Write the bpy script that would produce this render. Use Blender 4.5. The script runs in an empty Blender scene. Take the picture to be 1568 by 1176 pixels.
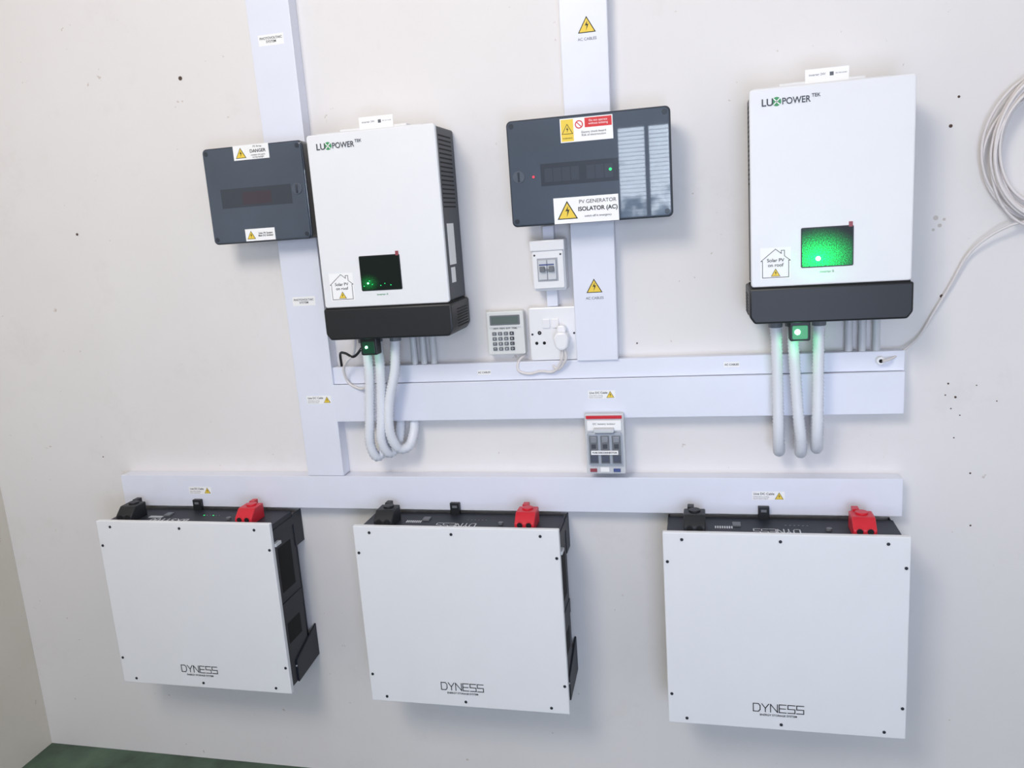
import bpy, bmesh, random
from math import *
from mathutils import Vector, Matrix
random.seed(4)
K=0.0011
ZF=1490.0
def W(x,d,z): return Vector((x*K,-d*K,(z+ZF)*K))
scene=bpy.context.scene
COL=scene.collection

# ------------------------------------------------------------ materials
_m={}
def mat(name,col,rough=0.5,metal=0.0,var=0.03,scale=8.0,bump=0.0,bscale=60.0,coat=0.0,spec=0.5,emit=None,estr=0.0):
    if name in _m: return _m[name]
    m=bpy.data.materials.new(name); m.use_nodes=True
    nt=m.node_tree; b=nt.nodes['Principled BSDF']
    def lin(c): return c/12.92 if c<=0.04045 else ((c+0.055)/1.055)**2.4
    c=[lin(v/255.0) for v in col]
    tc=nt.nodes.new('ShaderNodeTexCoord'); nz=nt.nodes.new('ShaderNodeTexNoise'); nz.inputs['Scale'].default_value=scale; nz.inputs['Detail'].default_value=4
    nt.links.new(tc.outputs['Object'],nz.inputs['Vector'])
    rp=nt.nodes.new('ShaderNodeValToRGB'); rp.color_ramp.elements[0].position=0.3; rp.color_ramp.elements[1].position=0.7
    rp.color_ramp.elements[0].color=(*[max(0,v*(1-var)) for v in c],1); rp.color_ramp.elements[1].color=(*[min(1,v*(1+var)) for v in c],1)
    nt.links.new(nz.outputs['Fac'],rp.inputs['Fac']); nt.links.new(rp.outputs['Color'],b.inputs['Base Color'])
    b.inputs['Roughness'].default_value=rough; b.inputs['Metallic'].default_value=metal
    b.inputs['Coat Weight'].default_value=coat; b.inputs['Coat Roughness'].default_value=0.02
    b.inputs['Specular IOR Level'].default_value=spec
    if bump>0:
        n2=nt.nodes.new('ShaderNodeTexNoise'); n2.inputs['Scale'].default_value=bscale; n2.inputs['Detail'].default_value=5
        nt.links.new(tc.outputs['Object'],n2.inputs['Vector'])
        bp=nt.nodes.new('ShaderNodeBump'); bp.inputs['Strength'].default_value=bump; bp.inputs['Distance'].default_value=0.004
        nt.links.new(n2.outputs['Fac'],bp.inputs['Height']); nt.links.new(bp.outputs['Normal'],b.inputs['Normal'])
    if emit:
        b.inputs['Emission Color'].default_value=(*emit,1); b.inputs['Emission Strength'].default_value=estr
    _m[name]=m; return m
WHITE=mat('powder_white',(233,234,237),0.42,var=0.01)
TRUNK=mat('pvc_trunking_white',(228,231,243),0.35,var=0.015)
BODY=mat('dark_grey_metal',(64,68,76),0.5)
BLACK=mat('black_plastic',(26,28,32),0.45)
BATB=mat('battery_black_case',(32,36,46),0.5)
SLOT=mat('slot_black',(10,10,12),0.8)
GREY=mat('light_grey_plastic',(205,208,212),0.4)
DGREY=mat('mid_grey_plastic',(110,114,120),0.5)
LABEL=mat('label_paper',(246,246,246),0.5,var=0.005)
INK=mat('ink_black',(22,22,24),0.6)
INKG=mat('ink_grey',(95,98,105),0.6)
YEL=mat('warning_yellow',(238,206,70),0.5)
RED=mat('red_plastic',(205,32,48),0.35)
REDI=mat('ink_red',(215,40,45),0.5)
RTAB=mat('muted_red',(150,70,80),0.4)
BLUE=mat('muted_blue',(70,86,140),0.4)
GREENI=mat('logo_green',(60,150,95),0.5)
CONDUIT=mat('white_flex_conduit',(228,231,238),0.4)
SOCK=mat('socket_white',(238,238,241),0.25,var=0.005)
CREAM=mat('keypad_cream',(222,224,222),0.45)
LCD=mat('lcd_grey_green',(98,112,108),0.2)
STEEL=mat('screw_dark_steel',(60,62,68),0.35,metal=0.6)
WCAB=mat('white_cable',(222,217,216),0.45)
LEDG=mat('led_green',(40,255,120),0.4,emit=(0.25,1.0,0.45),estr=14)
LEDs=mat('led_green_small',(20,200,90),0.4,emit=(0.02,1.0,0.25),estr=0.9)
LEDR=mat('led_red',(255,40,60),0.4,emit=(1.0,0.05,0.1),estr=0.7)
CLEARISH=mat('clear_cover_tinted',(170,178,190),0.12,coat=0.5)

COVER=mat('smoked_cover',(68,79,94),0.35,var=0.12,scale=5,coat=1.0,spec=0.2)
COVERD=mat('smoked_cover_edge',(46,53,64),0.3,coat=0.4,spec=0.3)
WIND=mat('smoked_window',(50,58,70),0.35,coat=1.0,spec=0.2)
BRK=mat('breaker_behind_smoke',(60,68,81),0.35,coat=1.0,spec=0.2)
BRR=mat('breaker_red_behind_smoke',(60,51,63),0.35,coat=1.0,spec=0.2)

def screen_mat(name,strength,rad):  # dark screen; bloom around the status LED painted in as radial emission
    m=bpy.data.materials.new(name); m.use_nodes=True; nt=m.node_tree; b=nt.nodes['Principled BSDF']
    b.inputs['Base Color'].default_value=(0.006,0.012,0.01,1); b.inputs['Roughness'].default_value=0.3; b.inputs['Specular IOR Level'].default_value=0.25
    tc=nt.nodes.new('ShaderNodeTexCoord'); mp=nt.nodes.new('ShaderNodeMapping'); mp.vector_type='TEXTURE'
    mp.inputs['Scale'].default_value=(rad,rad,rad*0.75)
    g=nt.nodes.new('ShaderNodeTexGradient'); g.gradient_type='QUADRATIC_SPHERE'
    nt.links.new(tc.outputs['Object'],mp.inputs['Vector']); nt.links.new(mp.outputs['Vector'],g.inputs['Vector'])
    nz=nt.nodes.new('ShaderNodeTexNoise'); nz.inputs['Scale'].default_value=420; nz.inputs['Detail'].default_value=2
    nt.links.new(tc.outputs['Object'],nz.inputs['Vector'])
    pw=nt.nodes.new('ShaderNodeMath'); pw.operation='POWER'; nt.links.new(nz.outputs['Fac'],pw.inputs[0]); pw.inputs[1].default_value=3.0
    mu=nt.nodes.new('ShaderNodeMath'); mu.operation='MULTIPLY'; nt.links.new(g.outputs['Fac'],mu.inputs[0]); nt.links.new(pw.outputs[0],mu.inputs[1])
    mu2=nt.nodes.new('ShaderNodeMath'); mu2.operation='MULTIPLY'; nt.links.new(mu.outputs[0],mu2.inputs[0]); mu2.inputs[1].default_value=strength
    b.inputs['Emission Color'].default_value=(0.0,1.0,0.16,1); nt.links.new(mu2.outputs[0],b.inputs['Emission Strength'])
    return m
SCR_HI=screen_mat('screen_led_bloom_bright',17.0,0.098)
SCR_LO=screen_mat('screen_led_bloom_dim',2.0,0.035)

# ------------------------------------------------------------ geometry helpers
def group(name,x,d,z):
    e=bpy.data.objects.new(name,None); e.empty_display_size=0.05; e.location=W(x,d,z); COL.objects.link(e); return e
def link(name,me,m,parent,origin=None):
    if origin is None:
        vs=[v.co for v in me.vertices]; origin=sum(vs,Vector())/max(1,len(vs))
    me.transform(Matrix.Translation(-origin))
    o=bpy.data.objects.new(name,me); COL.objects.link(o)
    if m: me.materials.append(m)
    if parent is not None:
        o.parent=parent; o.location=origin-parent.location
    else: o.location=origin
    return o
def fin(name,bm,m,parent,bevel=0,seg=2,smooth=False,origin=None):
    bmesh.ops.recalc_face_normals(bm,faces=bm.faces)
    if bevel>0:
        es=[e for e in bm.edges if e.is_manifold and e.calc_face_angle(0)>0.6]
        bmesh.ops.bevel(bm,geom=es,offset=bevel*K,segments=seg,affect='EDGES',profile=0.5,clamp_overlap=True)
        smooth=True
    me=bpy.data.meshes.new(name); bm.to_mesh(me); bm.free()
    if smooth:
        for p in me.polygons: p.use_smooth=True
        try: me.set_sharp_from_angle(angle=radians(20))
        except Exception: pass
    return link(name,me,m,parent,origin)
def box(name,x0,x1,d0,d1,z0,z1,m,parent=None,bevel=0,seg=2):
    return prism(name,[(x0,z0),(x1,z0),(x1,z1),(x0,z1)],d0,d1,m,parent,bevel,seg)
def prism(name,pts,d0,d1,m,parent=None,bevel=0,seg=2,scale_back=1.0):
    bm=bmesh.new()
    cx=sum(p[0] for p in pts)/len(pts); cz=sum(p[1] for p in pts)/len(pts)
    a=[bm.verts.new(W(cx+(x-cx)*scale_back,d0,cz+(z-cz)*scale_back)) for x,z in pts]; b=[bm.verts.new(W(x,d1,z)) for x,z in pts]
    bm.faces.new(a); bm.faces.new(b[::-1]); n=len(pts)
    for i in range(n): bm.faces.new((a[i],b[i],b[(i+1)%n],a[(i+1)%n]))
    return fin(name,bm,m,parent,bevel,seg)
def sideprism(name,pts,x0,x1,m,parent=None,bevel=0):  # pts (d,z)
    bm=bmesh.new()
    a=[bm.verts.new(W(x0,d,z)) for d,z in pts]; b=[bm.verts.new(W(x1,d,z)) for d,z in pts]
    bm.faces.new(a); bm.faces.new(b[::-1]); n=len(pts)
    for i in range(n): bm.faces.new((a[i],b[i],b[(i+1)%n],a[(i+1)%n]))
    return fin(name,bm,m,parent,bevel)
def rrect(x0,x1,z0,z1,r,n=6):
    P=[]
    for cx,cz,a0 in ((x1-r,z1-r,0),(x0+r,z1-r,90),(x0+r,z0+r,180),(x1-r,z0+r,270)):
        for i in range(n+1):
            a=radians(a0+90*i/n); P.append((cx+r*cos(a),cz+r*sin(a)))
    return P
def rbox(name,x0,x1,d0,d1,z0,z1,r,m,parent=None,bevel=1.5,scale_back=1.0):
    return prism(name,rrect(x0,x1,min(z0,z1),max(z0,z1),r),d0,d1,m,parent,bevel,2,scale_back)
def circ(x,z,r,n=20): return [(x+r*cos(2*pi*i/n),z+r*sin(2*pi*i/n)) for i in range(n)]
def disc(name,x,z,r,d0,d1,m,parent=None,bevel=0,n=20): return prism(name,circ(x,z,r,n),d0,d1,m,parent,bevel)
def vcyl(name,x,d,r,z0,z1,m,parent=None,n=20,bevel=0):
    bm=bmesh.new()
    a=[bm.verts.new(W(x+r*cos(2*pi*i/n),d+r*sin(2*pi*i/n),z0)) for i in range(n)]
    b=[bm.verts.new(W(x+r*cos(2*pi*i/n),d+r*sin(2*pi*i/n),z1)) for i in range(n)]
    bm.faces.new(a); bm.faces.new(b[::-1])
    for i in range(n): bm.faces.new((a[i],b[i],b[(i+1)%n],a[(i+1)%n]))
    return fin(name,bm,m,parent,bevel,2,True)
def catmull(P,step=3.0):
    P=[Vector(p) for p in P]; P=[P[0]*2-P[1]]+P+[P[-1]*2-P[-2]]; out=[]
    for i in range(1,len(P)-2):
        n=max(2,int((P[i+1]-P[i]).length/step))
        for j in range(n):
            t=j/n; a,b,c,d=P[i-1],P[i],P[i+1],P[i+2]
            out.append(0.5*((2*b)+(c-a)*t+(2*a-5*b+4*c-d)*t*t+(3*b-a-3*c+d)*t**3))
    out.append(P[-2]); return out
def tube(name,pts,r,m,parent=None,rib=0.0,step=3.0,n=12,cyclic=False):
    P=[W(p[0],p[1],p[2]) for p in catmull(pts,step)]
    bm=bmesh.new(); rings=[]; T0=(P[1]-P[0]).normalized(); N=T0.orthogonal().normalized()
    for i,p in enumerate(P):
        T=(P[min(i+1,len(P)-1)]-P[max(i-1,0)]).normalized()
        N=(N-T*N.dot(T)).normalized(); B=T.cross(N)
        rr=r*K*(1+(rib if i%2 else -rib))
        rings.append([bm.verts.new(p+N*rr*cos(2*pi*j/n)+B*rr*sin(2*pi*j/n)) for j in range(n)])
    for a,b in zip(rings,rings[1:]):
        for j in range(n): bm.faces.new((a[j],a[(j+1)%n],b[(j+1)%n],b[j]))
    bm.faces.new(rings[0][::-1]); bm.faces.new(rings[-1])
    bmesh.ops.recalc_face_normals(bm,faces=bm.faces)
    me=bpy.data.meshes.new(name); bm.to_mesh(me); bm.free()
    for p in me.polygons: p.use_smooth=True
    return link(name,me,m,parent)
def text(name,s,x,d,z,size,m,parent,align='CENTER',sx=1.0,flat=False,bold=0.0):
    cu=bpy.data.curves.new(name,'FONT'); cu.body=s; cu.size=size*K; cu.align_x=align; cu.align_y='CENTER'; cu.extrude=0.00005
    cu.offset=bold*K*0.6; cu.materials.append(m); cu.resolution_u=4
    o=bpy.data.objects.new(name,cu); COL.objects.link(o)
    if flat: o.rotation_euler=(0,0,pi)
    else: o.rotation_euler=(pi/2,0,0)
    o.scale=(sx,1,1); o.parent=parent; o.location=W(x,d,z)-parent.location
    return o
def strokes(name,lines,x,d,z,w,m,parent,flat=False):
    bm=bmesh.new()
    for L in lines:
        for (ax,az),(bx,bz) in zip(L,L[1:]):
            v=Vector((bx-ax,bz-az)); v.normalize(); nx,nz=-v.y*w/2,v.x*w/2; ex,ez=v.x*w/2,v.y*w/2
            q=[(ax-ex+nx,az-ez+nz),(ax-ex-nx,az-ez-nz),(bx+ex-nx,bz+ez-nz),(bx+ex+nx,bz+ez+nz)]
            if flat: bm.faces.new([bm.verts.new(W(x-px,d+pz,z)) for px,pz in q])
            else: bm.faces.new([bm.verts.new(W(x+px,d,z+pz)) for px,pz in q])
    me=bpy.data.meshes.new(name); bm.to_mesh(me); bm.free(); return link(name,me,m,parent)
def wordmark(w,h):
    L=[]; g=w*0.035; cw=(w-g*5)/6; x=0
    def X(t): return x+t*cw
    L.append([(X(0),0),(X(0),h),(X(.75),h),(X(1),h*.75),(X(1),h*.25),(X(.75),0),(X(0),0)]); x+=cw+g
    L.append([(X(0),h),(X(.5),h*.45),(X(1),h)]); L.append([(X(.5),h*.45),(X(.5),0)]); x+=cw+g
    L.append([(X(0),0),(X(0),h),(X(1),0),(X(1),h)]); x+=cw+g
    L.append([(X(1),h),(X(0),h),(X(0),0),(X(1),0)]); L.append([(X(0),h/2),(X(.9),h/2)]); x+=cw+g
    for _ in range(2):
        L.append([(X(1),h),(X(0),h),(X(0),h/2),(X(1),h/2),(X(1),0),(X(0),0)]); x+=cw+g
    return L
def warn(name,x,z,d,s,parent):
    h=s*0.87
    prism(name+'_border',[(x-s/2,z-h/2),(x+s/2,z-h/2),(x,z+h/2)],d,d+0.4,INK,parent)
    t=s*0.84; hh=t*0.87; zz=z-h*0.03
    prism(name+'_yellow',[(x-t/2,zz-hh/2),(x+t/2,zz-hh/2),(x,zz+hh/2)],d+0.3,d+0.7,YEL,parent)
    u=s*0.1
    prism(name+'_bolt',[(x+u*.5,zz+u*2.2),(x-u*1.0,zz-u*0.4),(x+u*0.1,zz-u*.2),(x-u*.4,zz-u*3.2),(x+u*1.1,zz+u*.5),(x+u*.1,zz+u*.3)],d+0.6,d+0.9,INK,parent)

# ------------------------------------------------------------ room
def wall_mat(name,c_hi,c_lo):
    m=bpy.data.materials.new(name); m.use_nodes=True; nt=m.node_tree; b=nt.nodes['Principled BSDF']
    tc=nt.nodes.new('ShaderNodeTexCoord')
    def noise(sc,det,ro=0.6):
        n=nt.nodes.new('ShaderNodeTexNoise'); n.inputs['Scale'].default_value=sc; n.inputs['Detail'].default_value=det; n.inputs['Roughness'].default_value=ro
        nt.links.new(tc.outputs['Object'],n.inputs['Vector']); return n
    def ramp(src,p0,c0,p1,c1):
        r=nt.nodes.new('ShaderNodeValToRGB'); r.color_ramp.elements[0].position=p0; r.color_ramp.elements[1].position=p1
        r.color_ramp.elements[0].color=(*c0,1); r.color_ramp.elements[1].color=(*c1,1); nt.links.new(src.outputs['Fac'],r.inputs['Fac']); return r
    def mul(a,bb,f):
        mx=nt.nodes.new('ShaderNodeMix'); mx.data_type='RGBA'; mx.blend_type='MULTIPLY'; mx.inputs[0].default_value=f
        nt.links.new(a,mx.inputs[6]); nt.links.new(bb,mx.inputs[7]); return mx.outputs[2]
    base=ramp(noise(1.3,5),0.3,c_lo,0.65,c_hi).outputs['Color']
    specks=ramp(noise(40,3),0.235,(0.6,0.5,0.42),0.27,(1,1,1)).outputs['Color']
    scuff=ramp(noise(4.5,9,0.75),0.32,(0.93,0.92,0.91),0.44,(1,1,1)).outputs['Color']
    c=mul(base,specks,0.6); c=mul(c,scuff,0.5)
    nt.links.new(c,b.inputs['Base Color'])
    b.inputs['Roughness'].default_value=0.6
    n2=noise(9,6)
    bp=nt.nodes.new('ShaderNodeBump'); bp.inputs['Strength'].default_value=0.15; bp.inputs['Distance'].default_value=0.006
    nt.links.new(n2.outputs['Fac'],bp.inputs['Height']); nt.links.new(bp.outputs['Normal'],b.inputs['Normal'])
    return m
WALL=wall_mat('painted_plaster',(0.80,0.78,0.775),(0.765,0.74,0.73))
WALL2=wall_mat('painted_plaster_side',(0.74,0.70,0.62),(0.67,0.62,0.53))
FLOOR=mat('green_painted_floor',(70,92,74),0.5,var=0.4,scale=9,bump=0.2)
XL=-2010; XR=1700; ZT=1000; DR=3500
box('wall_back',XL-120,XR,-120,0,-ZF-60,ZT,WALL)
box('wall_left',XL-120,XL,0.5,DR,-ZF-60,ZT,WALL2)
box('floor',XL,XR,0.5,DR,-ZF-60,-ZF,FLOOR)
wx0,wx1,wz0,wz1=-500,620,-60,520
g=group('wall_rear',0,DR,0)
box('pier_a',XL-120,wx0,DR,DR+120,-ZF-60,ZT,WALL,g); box('pier_b',wx1,XR,DR,DR+120,-ZF-60,ZT,WALL,g)
box('sill_part',wx0,wx1,DR,DR+120,-ZF-60,wz0,WALL,g); box('lintel_part',wx0,wx1,DR,DR+120,wz1,ZT,WALL,g)
g=group('window_1',60,DR+40,200)
# daylight seen through the glass: bright sky above, darker garden below
SKY=bpy.data.materials.new('window_daylight'); SKY.use_nodes=True; nt=SKY.node_tree; b=nt.nodes['Principled BSDF']
tc=nt.nodes.new('ShaderNodeTexCoord'); nz=nt.nodes.new('ShaderNodeTexNoise'); nz.inputs['Scale'].default_value=8; nz.inputs['Detail'].default_value=5
nt.links.new(tc.outputs['Object'],nz.inputs['Vector']); sp=nt.nodes.new('ShaderNodeSeparateXYZ'); nt.links.new(tc.outputs['Object'],sp.inputs[0])
ma=nt.nodes.new('ShaderNodeMath'); ma.operation='MULTIPLY_ADD'; nt.links.new(sp.outputs['Z'],ma.inputs[0]); ma.inputs[1].default_value=0.75; nt.links.new(nz.outputs['Fac'],ma.inputs[2])
rp=nt.nodes.new('ShaderNodeValToRGB'); rp.color_ramp.elements[0].position=0.26; rp.color_ramp.elements[1].position=0.42
rp.color_ramp.elements[0].color=(0.10,0.14,0.20,1); rp.color_ramp.elements[1].color=(0.76,0.86,1.0,1)
nt.links.new(ma.outputs[0],rp.inputs['Fac']); nt.links.new(rp.outputs['Color'],b.inputs['Emission Color']); b.inputs['Emission Strength'].default_value=13
box('pane',wx0,wx1,DR+60,DR+64,wz0,wz1,SKY,g)
for i in range(7):
    x=wx0+(wx1-wx0)*i/6; box('mullion_%d'%i,x-13,x+13,DR+30,DR+58,wz0,wz1,DGREY,g)
for i in range(25):
    z=wz0+(wz1-wz0)*i/24; box('rail_%d'%i,wx0,wx1,DR+32,DR+56,z-1.1,z+1.1,GREY,g)

# ------------------------------------------------------------ trunking
def trunk(name,pts,d,labels=None):
    g=group(name,sum(p[0] for p in pts)/4,d/2,sum(p[1] for p in pts)/4)
    prism('base_channel',pts,0.3,d-8,TRUNK,g,0.8)
    cx=sum(p[0] for p in pts)/4; cz=sum(p[1] for p in pts)/4
    sx=1 if abs(pts[0][0]-pts[1][0])>300 else 0
    q=[]
    for x,z in pts:
        q.append((x,z+(1.2 if z>cz else -1.2)) if sx else (x+(1.2 if x>cx else -1.2),z))
    prism('clip_on_lid',q,d-9,d,TRUNK,g,1.5)
    return g
def lab(g,n,x,z,d,w,h,s,size=9,tri=None,sub=True,cl=False):
    box(n,x-w/2,x+w/2,d-0.2,d+0.3,z-h/2,z+h/2,LABEL,g)
    if tri: 
        warn(n+'_warn',x+w/2-tri*0.62,z,d+0.3,tri,g)
        text(n+'_text',s,x-w/2+3,d+0.6,z+h*0.22,size,INK,g,'LEFT',bold=0.15)
        text(n+'_sub','isolate before working',x-w/2+2,d+0.6,z-h*0.12,size*0.5,INKG,g,'LEFT'); text(n+'_sub2','electric shock hazard',x-w/2+2,d+0.6,z-h*0.34,size*0.5,INKG,g,'LEFT')
    else: text(n+'_text',s,x,d+0.6,z,size,INK,g,bold=0.15)
gPV=trunk('cable_trunking',[(-996,-599),(-899,-599),(-904,ZT),(-1012,ZT)],40)
lab(gPV,'label_pv_a',-955,452,40,64,24,'PHOTOVOLTAIC\nSYSTEM',7.5)
lab(gPV,'label_pv_b',-951,-152,40,60,22,'PHOTOVOLTAIC\nSYSTEM',7)
lab(gPV,'label_dc',-942,-400,40,66,20,'Live DC Cable',7,tri=18)
gC=trunk('cable_trunking',[(-284,-320.5),(-192,-320.5),(-176,ZT),(-280,ZT)],40)
warn('warn_a',-226,399,40,38,gC); text('ac_a','AC CABLES',-226,40.5,370,8,INKG,gC)
warn('warn_b',-237,-150,40,36,gC); text('ac_b','AC CABLES',-237,40.5,-178,8,INKG,gC)
gA=trunk('cable_trunking',[(-901,-362),(411,-362),(411,-321),(-901,-321)],32)
lab(gA,'label_ac_a',-510,-343,32,32,11,'AC CABLES',6); lab(gA,'label_ac_b',58,-340,32,34,12,'AC CABLES',6)
gB=trunk('cable_trunking',[(-900,-456),(410,-454),(410,-364.5),(-900,-364.5)],42)
lab(gB,'label_dc_b',-232,-400,42,62,19,'Live DC Cable',7,tri=18)
gT=trunk('cable_trunking',[(-1558,-685),(412,-685),(412,-601),(-1558,-601)],42)
lab(gT,'label_dc_c',-1318,-641,42,66,20,'Live DC Cable',7,tri=18); lab(gT,'label_dc_d',133,-641,42,70,20,'Live DC Cable',7.5,tri=19)

# ------------------------------------------------------------ inverters
def inverter(x0,zt,bright):
    w=298; x1=x0+w; zb=zt-381; zl=zb-74
    g=group('solar_inverter',x0+w/2,75,(zt+zl)/2)
    rbox('rear_housing',x0+4,x1-4,8,140,zb,zt-2,6,BODY,g,1.5)
    rbox('front_cover',x0,x1,138,150,zb,zt,7,WHITE,g,3)
    prism('base_cover',[(x0-4,zb-2),(x1+4,zb-2),(x1+4,zl+14),(x1-6,zl),(x0+6,zl),(x0-4,zl+14)],10,153,BLACK,g,4)
    box('seam',x0+2,x1-2,20,151,zb-2.5,zb+1,SLOT,g)
    for s,xx in ((1,x1-4),(-1,x0+4)):
        for i in range(17):
            z=zt-20-i*9.5; box('vent_%d_%d'%(s,i),xx-1.5 if s>0 else xx-0.6,xx+0.6 if s>0 else xx+1.5,30,118,z-3,z,SLOT,g)
        for i in range(7):
            z=zb-18-i*6.5; xb=x1+4 if s>0 else x0-4
            box('basevent_%d_%d'%(s,i),xb-0.8,xb+0.8,30,110,z-2,z,SLOT,g)
    box('rating_label',x1-5,x1-3.2,62,110,zb+80,zt-210,LABEL,g)
    box('rating_label_lower',x1-5,x1-3.2,75,105,zb+40,zb+74,LABEL,g)
    box('hanger_plate',x0+60,x1-80,50,100,zt-6,zt+12,WHITE,g,1)
    box('hanger_plate_low',x0+10,x1-40,30,120,zt-6,zt+5,WHITE,g,1)
    box('top_label',x0+108,x0+188,99.5,101.5,zt-4,zt+33,LABEL,g,0.3)
    text('top_label_text','inverter 24V',x0+130,102,zt+22,6,INKG,g); box('top_label_qr',x0+153,x0+160,101.5,102,zt+18,zt+25,INKG,g)
    text('top_label_text_b','do not cover',x0+174,102,zt+22,4,INKG,g)
    text('logo_a','LU',x0+22,151,zt-27,19,BODY,g,'LEFT',bold=0.5)
    disc('logo_disc',x0+50.5,zt-26,8.5,149.5,150.6,GREENI,g); 
    strokes('logo_cross',[[(-5,-5),(5,5)],[(-5,5),(5,-5)]],x0+50.5,150.9,zt-26,2.0,LABEL,g)
    text('logo_b','POWER',x0+60,151,zt-27,17,BODY,g,'LEFT',bold=0.4,sx=0.88)
    text('logo_c','TEK',x0+114,151,zt-21,9,BODY,g,'LEFT',bold=0.2)
    dx0,dx1,dz1,dz0=x0+95,x0+192,zt-268,zt-346
    rbox('display_frame',dx0,dx1,149.5,151.5,dz0,dz1,3,BLACK,g,0.5)
    lx,lz=x0+(127 if bright else 112),dz0+17
    bm=bmesh.new(); q=[(dx0+2,dz0+2),(dx1-2,dz0+2),(dx1-2,dz1-2),(dx0+2,dz1-2)]
    bm.faces.new([bm.verts.new(W(x,151.9,z)) for x,z in q]); me=bpy.data.meshes.new('display_screen'); bm.to_mesh(me); bm.free()
    link('display_screen',me,SCR_HI if bright else SCR_LO,g,origin=W(lx,151.9,lz))
    disc('status_led',lx,lz,4.5 if bright else 1.6,152,153,LEDG,g)
    if not bright:
        for i,(a,b) in enumerate(((-10,-6),(4,5),(10,-3),(30,-6),(40,-2),(54,-6))): disc('status_led_%d'%i,lx+a,lz+b,1.1,152,152.6,LEDs,g)
    box('display_tag',dx1-9,dx1-2,149.5,152.4,dz1-3,dz1+7,RTAB,g,0.4)
    text('serial_text','inverter %s'%('A' if not bright else 'B'),(dx0+dx1)/2,150.8,dz0-9,6.5,GREENI,g)
    sx,sz=x0+18,zt-365; sw,sh=58,62
    box('roof_sticker',sx,sx+sw,149.8,150.5,sz,sz+sh,LABEL,g)
    H=[(4,3),(4,36),(1,36),(29,59),(40,50),(40,56),(46,56),(46,45),(57,36),(54,36),(54,3),(4,3)]
    strokes('roof_sticker_house',[H],sx,150.8,sz,1.1,INK,g)
    text('roof_sticker_text','Solar PV\non roof',sx+sw/2,150.9,sz+32,9.5,INK,g,bold=0.15)
    warn('roof_sticker_warn',sx+sw/2,sz+13,150.6,18,g)
    for i,off in enumerate((156,180,205) if not bright else (207,234,262)):
        xx=x0+off
        vcyl('terminal_pipe_%d'%i,xx,19,8.0,-320.4,zl+2,GREY,g)
        vcyl('gland_nut_%d'%i,xx,19,10.5,zl-14,zl+1,GREY,g,n=6,bevel=1)
    return g,x0,zl
gL,xl,zl=inverter(-842,219,False)
gR,xr,zr=inverter(95,219,True)
DGM=mat('dongle_green',(14,70,48),0.3)
DGLOW=mat('dongle_lit_green',(14,90,48),0.3,emit=(0.0,1.0,0.2),estr=0.22)  # LED halo on the dongle put into the face as faint emission
def dongle(g,x,z,bright):
    rbox('monitor_dongle',x-20,x+20,108,136,z-40,z+1,4,BLACK,g,2)
    rbox('dongle_face',x-15,x+15,135,137,z-36,z-8,3,DGLOW if bright else DGM,g,0.5)
    disc('dongle_led',x-5,z-21,5.5 if bright else 3,137,138.2,LEDG,g)
dongle(gL,-752,zl,False); dongle(gR,190,zr,True)

# flexible conduits
zs=-236
def flex(pts,g): 
    o=tube('flexible_conduit',pts,11.5,CONDUIT,None,rib=0.10,step=3.6,n=16)
    p=pts[0]; vcyl('conduit_gland',p[0],p[1],14.5,zs-16,zs+1,DGREY,g,n=8,bevel=1.5); return o
flex([(-782,90,zs),(-778,88,-320),(-790,84,-430),(-799,80,-500),(-790,68,-540),(-773,44,-520),(-768,22,-470),(-767,20,-457.5)],gL)
flex([(-752,84,zs),(-750,86,-320),(-760,84,-430),(-767,82,-495),(-757,66,-532),(-742,42,-512),(-738,22,-470),(-738,20,-457.5)],gL)
flex([(-707,80,zs),(-714,84,-320),(-736,86,-400),(-743,84,-470),(-732,70,-517),(-712,50,-519),(-703,30,-490),(-701,20,-457.5)],gL)
flex([(146,92,zs),(149,88,-320),(151,86,-430),(152,80,-495),(155,56,-532),(158,28,-512),(158,20,-470),(158,20,-456.5)],gR)
flex([(180,84,zs),(184,86,-320),(191,86,-430),(198,80,-500),(200,56,-536),(201,28,-516),(201,20,-470),(201,20,-456.5)],gR)
flex([(233,86,zs),(232,86,-320),(231,86,-430),(231,80,-490),(233,56,-526),(235,28,-508),(235,20,-470),(235,20,-456.5)],gR)
tube('data_cable',[(-790,60,zs),(-795,70,-262),(-820,72,-288),(-850,55,-282),(-872,36,-286),(-880,20,-319)],3.2,BLACK)
tube('data_cable',[(-815,60,zs),(-822,66,-280),(-842,70,-300),(-856,60,-320),(-858,50,-345),(-848,47,-362),(-820,52,-372),(-802,60,-365)],3.0,WCAB)

# ------------------------------------------------------------ distribution boxes
def dbox(x0,x1,z0,z1,d,latch):
    g=group('distribution_box',(x0+x1)/2,d/2,(z0+z1)/2)
    rbox('back_box',x0+6,x1-6,40.5,d*0.55,z0+6,z1-6,10,GREY,g,2)
    rbox('spacer_rear',x0+16,x0+90 if x0<-900 else x0+100,0.3,41,z0+14,z1-14,6,GREY,g,2)
    if x0>-900: rbox('spacer_rear_b',x1-90,x1-14,0.3,41,z0+14,z1-14,6,GREY,g,2)
    rbox('smoked_frame',x0,x1,d*0.5,d-3,z0,z1,11,COVERD,g,3,0.985)
    rbox('smoked_door',x0+3,x1-3,d-10,d,z0+3,z1-3,10,COVER,g,2)
    for cx in (x0+12,x1-12):
        for cz in (z0+12,z1-12): disc('corner_cap',cx,cz,5.5,d-1,d+0.6,COVERD,g,0.4)
    disc('latch',latch[0],latch[1],13,d-2,d+1.5,mat('latch_smoke',(80,88,101),0.3),g,0.5)
    box('latch_grip',latch[0]-2,latch[0]+2,d+1,d+4,latch[1]-10,latch[1]+10,COVERD,g,1)
    return g
g=dbox(-1137,-879,-3,219,100,(-903,112))
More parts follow.
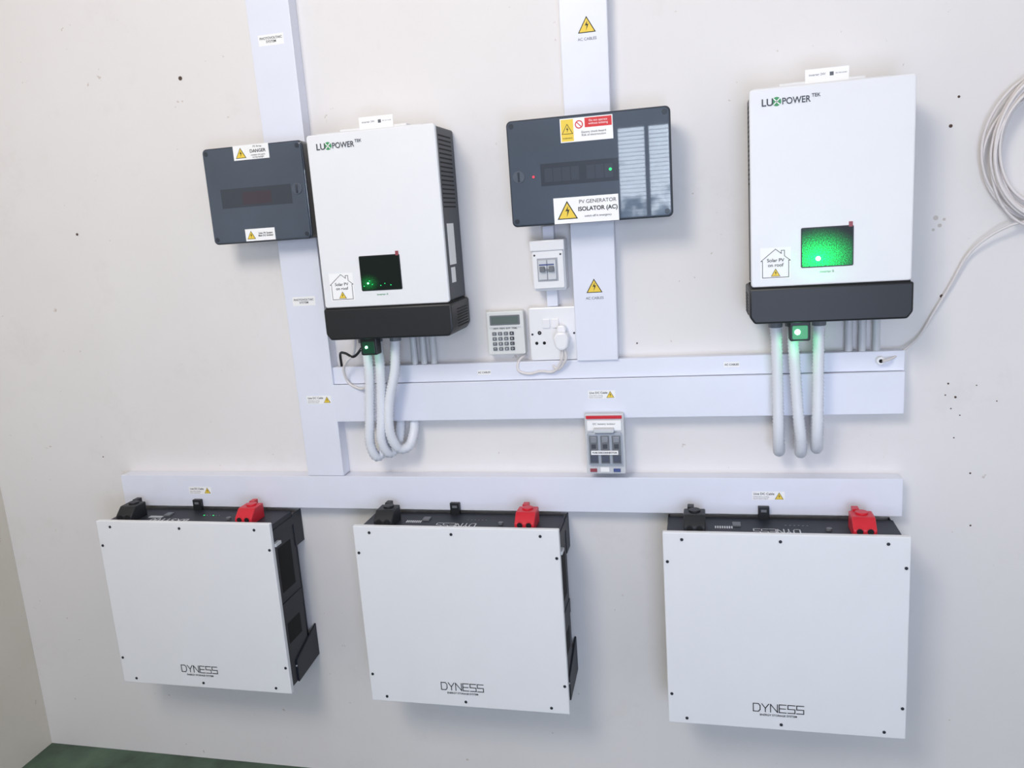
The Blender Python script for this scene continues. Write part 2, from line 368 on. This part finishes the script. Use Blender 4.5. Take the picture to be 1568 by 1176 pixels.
box('breaker_window',-1100,-918,99.5,100.15,80,124,WIND,g); box('breaker_row',-1045,-970,100,100.3,86,114,BRR,g)
box('danger_label',-1053,-962,100,100.9,186,219,LABEL,g); warn('danger_warn',-1034,202,100.8,27,g)
text('danger_t1','PV Array',-990,101.3,214,6,INK,g); text('danger_t2','DANGER',-990,101.3,204,10,INK,g,bold=.3); text('danger_t3','contains live parts\nduring daylight',-990,101.3,193,5,INK,g)
box('ac_label',-1049,-972,100,100.9,1,29,LABEL,g); warn('ac_warn',-1034,15,100.8,22,g); text('ac_text','Solar PV System\nMain DC Isolator',-996,101.3,15,5.5,INK,g,bold=.2)
g=dbox(-400,-56,-10,212,110,(-378,95))
box('breaker_window',-330,-165,109.5,110.15,72,118,WIND,g)
for i in range(4): box('breaker_%d'%i,-322+i*19,-305+i*19,110,110.3,80,108,BRK,g)
for i in range(3): box('breaker_b_%d'%i,-232+i*19,-215+i*19,110,110.3,80,108,BRK,g)
disc('red_led',-346,93,2.5,110,111,LEDR,g); disc('green_led',-182,96,3,110,111.4,LEDs,g)
box('warning_label',-283,-173,110,110.9,157,205,LABEL,g)
box('warn_yellow_panel',-281,-255,110.8,111.2,159,203,YEL,g); warn('warn_tri',-268,184,111.1,24,g); 
disc('prohibit_ring',-243,191,8.5,110.8,111.2,REDI,g); disc('prohibit_inner',-243,191,6.2,111.1,111.5,LABEL,g); strokes('prohibit_bar',[[(-5,5),(5,-5)]],-243,111.8,191,1.8,REDI,g)
box('red_panel',-231,-175,110.8,111.2,184,203,REDI,g); text('red_t','Do not operate\nwithout isolating',-203,111.6,194,6,LABEL,g)
text('warn_t','Electric shock hazard\nRisk of electrocution',-213,111.4,172,6,INK,g); text('warn_t2','WARNING',-268,111.5,165,4.2,INK,g)
box('isolator_label',-306,-168,110,110.9,-9,45,LABEL,g); warn('iso_warn',-277,19,110.8,44,g)
text('iso_1','PV GENERATOR',-212,111.4,34,11,INK,g); text('iso_2','ISOLATOR (AC)',-212,111.4,19,12,INK,g,bold=.5); text('iso_3','switch off in emergency',-212,111.4,4,6,INKG,g,bold=.1)

# ------------------------------------------------------------ small breaker box
g=group('circuit_breaker_box',-337,30,-100)
prism('enclosure',rrect(-374,-299,-156,-44,5),0.3,46,SOCK,g,2)
rbox('front_bezel',-372,-301,45,56,-150,-66,4,SOCK,g,2); box('top_hood',-376,-297,10,60,-66,-42,SOCK,g,3)
box('window_recess',-361,-314,55,56.6,-134,-82,mat('recess_grey',(165,168,176),0.4),g,0.3)
for i in range(2):
    box('breaker_%d'%i,-358+i*21,-339+i*21,56,60,-130,-86,GREY,g,0.8); box('toggle_%d'%i,-354+i*21,-343+i*21,60,68,-112,-100,DGREY,g,1)
box('toggle_bar',-354,-322,64,67,-110,-106,DGREY,g,0.5); box('breaker_mark',-356,-322,60,60.4,-98,-95,BLUE,g)
box('conduit_upper',-350,-325,0.3,24,-42,-12,TRUNK,g,1); box('conduit_lower',-350,-325,0.3,24,-194,-156,TRUNK,g,1)
disc('screw_a',-366,-75,2.2,55,56.5,STEEL,g); disc('screw_b',-307,-75,2.2,55,56.5,STEEL,g)

# ------------------------------------------------------------ keypad
g=group('alarm_keypad',-452,15,-251)
rbox('housing',-497,-407,0.3,28,-303,-200,5,CREAM,g,3)
rbox('lcd_bezel',-488,-416,27,29.5,-232,-209,2,DGREY,g,0.5); box('lcd',-484,-420,29,30,-229,-212,LCD,g)
box('divider',-490,-414,27.5,29,-239,-236,GREY,g); text('kp_text','ARM  MEM  BYP  TRBL',-452,29.3,-240,6,INK,g)
for r in range(4):
    for c in range(4):
        kx=-479+c*14; kz=-252-r*12; rbox('key_%d_%d'%(r,c),kx-5,kx+5,27,31,kz-4,kz+4,1.5,DGREY if c<3 else BODY,g,0.6)
        text('keyn_%d_%d'%(r,c),'123A456B789C*0#D'[r*4+c],kx,31.3,kz,6,LABEL,g)

# ------------------------------------------------------------ double socket with plug
g=group('wall_socket',-339,15,-257)
rbox('pattress',-392,-286,0.3,20,-317,-197,5,SOCK,g,2)
rbox('face_plate',-395,-283,19,28,-319,-195,6,SOCK,g,3)
rbox('switch_a',-362,-345,27,32,-243,-222,2,SOCK,g,1); rbox('switch_b',-341,-324,27,32,-243,-222,2,SOCK,g,1)
disc('screw_l',-388,-257,2.5,27.5,28.6,STEEL,g); disc('screw_r',-290,-257,2.5,27.5,28.6,STEEL,g)
disc('pin_earth',-371,-254,4.6,27.6,28.3,SLOT,g); disc('pin_live',-379,-278,3.8,27.6,28.3,SLOT,g); disc('pin_neutral',-361,-278,3.8,27.6,28.3,SLOT,g)
disc('pin_earth_b',-371,-254,2,27.6,28.5,DGREY,g)
prism('plug_body',[(-334,-262),(-326,-250),(-306,-250),(-298,-262),(-302,-286),(-312,-292),(-320,-292),(-330,-286)],28,62,SOCK,g,5)
rbox('plug_boss',-326,-306,30,52,-256,-236,7,SOCK,g,3)
tube('plug_lead',[(-316,48,-290),(-318,50,-312),(-330,44,-335),(-346,40,-345),(-372,38,-343),(-400,38,-348),(-425,36,-340),(-424,30,-318),(-410,10,-306)],3,WCAB,g)
tube('plug_lead_b',[(-312,48,-290),(-308,50,-310),(-318,44,-328),(-330,42,-338),(-342,40,-330)],3,WCAB,g)

# ------------------------------------------------------------ fuse disconnector
g=group('fuse_disconnector',-227,40,-512)
box('mount_base',-268,-186,0.3,44,-582,-458,GREY,g,2)
rbox('body',-272,-182,43,62,-584,-441,4,GREY,g,2)
rbox('hinged_cover',-266,-188,61,72,-560,-484,3,CLEARISH,g,2)
box('red_bar',-268,-186,61,66,-452,-445,RED,g,1); box('clear_header',-266,-188,61,65,-480,-456,LABEL,g,1)
for i in range(3):
    x=-262+i*26; box('fuse_slot_%d'%i,x,x+20,71.6,73.4,-556,-490,DGREY,g,0.5)
    box('fuse_tip_%d'%i,x+3,x+17,73,75,-506,-492,mat('fuse_metal',(170,172,178),0.3,metal=.7),g,0.8); box('fuse_body_%d'%i,x+2,x+18,73,76,-552,-536,mat('fuse_dark',(76,82,98),0.4),g,0.8)
    box('fuse_mid_%d'%i,x+5,x+15,73,75,-520,-510,BODY,g,0.5)
box('fuse_label',-258,-196,76,77,-534,-524,LABEL,g); text('fuse_text','FUSE DISCONNECTOR',-227,77.4,-529,5.5,INK,g,bold=.2)
box('pull_handle',-250,-204,62,80,-482,-472,GREY,g,2); text('fuse_head','DC battery isolator',-227,65.4,-464,6.5,INK,g)
box('tab_red',-264,-248,62,65,-579,-571,RTAB,g,0.5); box('tab_blue',-210,-194,62,65,-579,-571,BLUE,g,0.5)
box('tab_a',-240,-220,62,64,-579,-568,LABEL,g,0.5)

# ------------------------------------------------------------ batteries
def battery(x0,model,leds):
    w=499; x1=x0+w; zt=-681; zb=-1142
    g=group('wall_battery',x0+w/2,90,(zt+zb)/2)
    box('case',x0+8,x1-8,44,160,zb+6,-693,BATB,g,2)
    box('wall_plate',x0+30,x1-30,0.3,46,zb+40,-720,BATB,g,1)
    rbox('front_panel',x0,x1,158,171,zb,zt,2.5,WHITE,g,2)
    for lx,lz in ((41,16),(245,16),(456,16),(9,68),(9,388),(491,68),(491,388),(41,447),(245,447),(456,447)):
        disc('screw',x0+lx,zt-lz,3.6,170,172.6,STEEL,g,0.8,12)
    for s,xx in ((1,x1-8),(-1,x0+8)):
        a,b=(xx-1,xx+2) if s>0 else (xx-2,xx+1)
        r0,r1=(xx-1,xx+0.4) if s>0 else (xx-0.4,xx+1)
        box('side_rail_upper',a,b,46,156,zt-48,zt-26,BATB,g,1); box('side_rail_mid',a,b,46,156,zt-262,zt-226,BATB,g,1)
        box('handle_recess',r0,r1,70,135,zt-200,zt-80,SLOT,g); box('handle_recess_low',r0,r1,70,135,zt-340,zt-285,SLOT,g)
        c,e=(xx-1,xx+4) if s>0 else (xx-4,xx+1)
        sideprism('support_bracket',[(0.5,zb+16),(120,zb+4),(120,zb+64),(0.5,zb+108)],c,e,BATB,g,1.5)
        disc('bracket_bolt',(c+e)/2,zb+50,2,119,122,GREY,g)
        box('hanging_ear',a,b,0.5,48,zt-110,zt-22,BATB,g,1)
    box('ear_clip',x1-12,x1+3,130,157,zt-66,zt-58,GREY,g,1)
    def term(nm,lx,m):
        xa,xb=x0+lx,x0+lx+47
        sideprism(nm+'_block',[(88,-694),(150,-694),(150,-676),(128,-656),(88,-656)],xa,xb,m,g,2.5)
        vcyl(nm+'_cap',(xa+xb)/2,104,13,-657,-652,m,g,bevel=1)
        for k in (0,1):
            cx=xa+13+k*21
            disc(nm+'_port_%d'%k,cx,-680,6.5,149,151,SLOT,g)
            disc(nm+'_rim_%d'%k,cx,-680,8.2,148.8,150.4,m,g)
        box(nm+'_tab',xa+8,xa+22,70,90,-694,-652,m,g,1)
    term('negative',45,BLACK); term('positive',392,RED)
    box('top_clip',x0+208,x0+232,43.5,54,-694,-664,BLACK,g,1); box('top_clip_slot',x0+214,x0+226,53.5,54.6,-676,-670,DGREY,g)
    if model: text('model_text','BX51100',x0+185,126,-692.6,30,GREY,g,flat=True)
    else: strokes('top_wordmark',wordmark(96,26),x0+290,112,-692.5,2.6,GREY,g,flat=True); text('top_sub','LITHIUM BATTERY',x0+240,145,-692.6,9,GREY,g,flat=True)
    box('data_port',x0+150,x0+168,80,100,-694,-689,DGREY,g,1); 
    for i in range(6): box('status_led_%d'%i,x0+262+i*9,x0+265+i*9,88,91,-693.5,-692,LEDs if (leds and i in (0,3)) else DGREY,g)
    vcyl('push_button',x0+350,112,6,-693.5,-688,DGREY,g)
    for i in range(8): box('dip_%d'%i,x0+112+i*5,x0+115+i*5,100,112,-693.5,-692,GREY,g)
    strokes('wordmark',wordmark(106,19),x0+186,172,-1098,1.9,INK,g)
    text('wordmark_sub','ENERGY STORAGE SYSTEM',x0+239,172,-1106,6.5,INK,g,bold=.15)
    return g
battery(-1546,True,True); battery(-826,False,False); battery(-98,False,False)

# ------------------------------------------------------------ coil of cable and tail
g=group('cable_coil',668,15,80)
for k in range(16):
    a=118+random.uniform(-26,15); b=138+random.uniform(-22,12); cx=668+random.uniform(-8,12); cz=72+random.uniform(-14,10); ph=random.uniform(0,6)
    P=[]
    for i in range(33):
        t=2*pi*i/32; P.append((cx+a*cos(t)+3*sin(3*t+ph),13+k*2.4+4*sin(2*t+ph),cz+b*sin(t)+3*cos(2*t+ph)))
    tube('loop_%d'%k,P,2.9,WCAB,g,step=8,n=8)
disc('hook_nail',668,200,5,0.4,60,STEEL,g)
tube('tail',[(640,30,-64),(598,30,-74),(560,22,-96),(528,14,-130),(498,10,-192),(472,10,-240),(440,14,-296),(400,26,-328),(378,44,-336),(364,52,-338)],2.8,WCAB,g,step=6,n=8)
disc('entry_gland',362,-339,9,31,44,SOCK,gA,2); disc('entry_hole',362,-339,4,43,44.6,SLOT,gA)

HOLE=mat('old_fixing_brown',(84,66,58),0.8)
FILL=mat('filler_grey',(200,194,188),0.8)
g=group('old_screw_hole',0,0.4,0)
for i,(x,z,r) in enumerate(((-1230,402,5),(-1600,50,3.5),(492,130,3.5),(486,-212,3.5),(505,185,2.5),(505,-400,2),(520,-430,2.5),(512,-455,1.5),(500,-425,1.6),(530,-470,1.4),(560,-405,1.3),(555,-600,2),(560,-720,2),(-150,-290,2),(-1640,-560,1.8),(520,-520,1.5),(600,-440,1.4))):
    disc('hole_%d'%i,x,z,r,0.02,0.8,HOLE,g,n=12)
for i,(x,z,r) in enumerate(((470,-50,5),(478,-66,4),(466,-74,3),(486,-54,3))):
    disc('filler_%d'%i,x,z,r,0.02,0.5,FILL,g,n=9)

# ------------------------------------------------------------ lights
def area(name,loc,target,size,power,col,sy=None):
    l=bpy.data.lights.new(name,'AREA'); l.energy=power; l.color=col; l.shape='RECTANGLE'; l.size=size; l.size_y=sy or size
    o=bpy.data.objects.new(name,l); COL.objects.link(o); o.location=loc
    o.rotation_euler=(Vector(target)-Vector(loc)).to_track_quat('-Z','Y').to_euler(); return o
area('key_light',(-1.0,-2.7,3.2),(-0.2,0,1.3),0.9,45,(1.0,0.92,0.83))
area('added_cool_fill',(0.4,-2.9,0.9),(0.0,0,0.75),0.9,24,(0.60,0.71,1.0))  # added fill with no real fixture, tints the lower centre blue
def point(loc,e,r=0.004):
    l=bpy.data.lights.new('green_glow','POINT'); l.energy=e; l.color=(0.0,1.0,0.22); l.shadow_soft_size=r
    o=bpy.data.objects.new('green_glow',l); COL.objects.link(o); o.location=loc
point(W(190,126,-284),0.045,0.01); point(W(-754,126,-284),0.01,0.01); point(W(222,166,-109),0.05)
w=bpy.data.worlds.new('World'); scene.world=w; w.use_nodes=True
w.node_tree.nodes['Background'].inputs['Color'].default_value=(0.965,0.96,1.0,1); w.node_tree.nodes['Background'].inputs['Strength'].default_value=0.54

# ------------------------------------------------------------ camera
cd=bpy.data.cameras.new('camera'); cam=bpy.data.objects.new('camera',cd); COL.objects.link(cam)
X=Vector((0.97226,0.22341,-0.06925)); Y=Vector((0.02236,0.20594,0.97831)); Z=Vector((0.23282,-0.95272,0.19523))
M=Matrix((X,Y,Z)).transposed().to_4x4(); M.translation=W(0,1850,0); cam.matrix_world=M
cd.sensor_width=36; cd.lens=1260/1600*36; cd.clip_start=0.02
scene.camera=cam
scene.view_settings.view_transform='Standard'
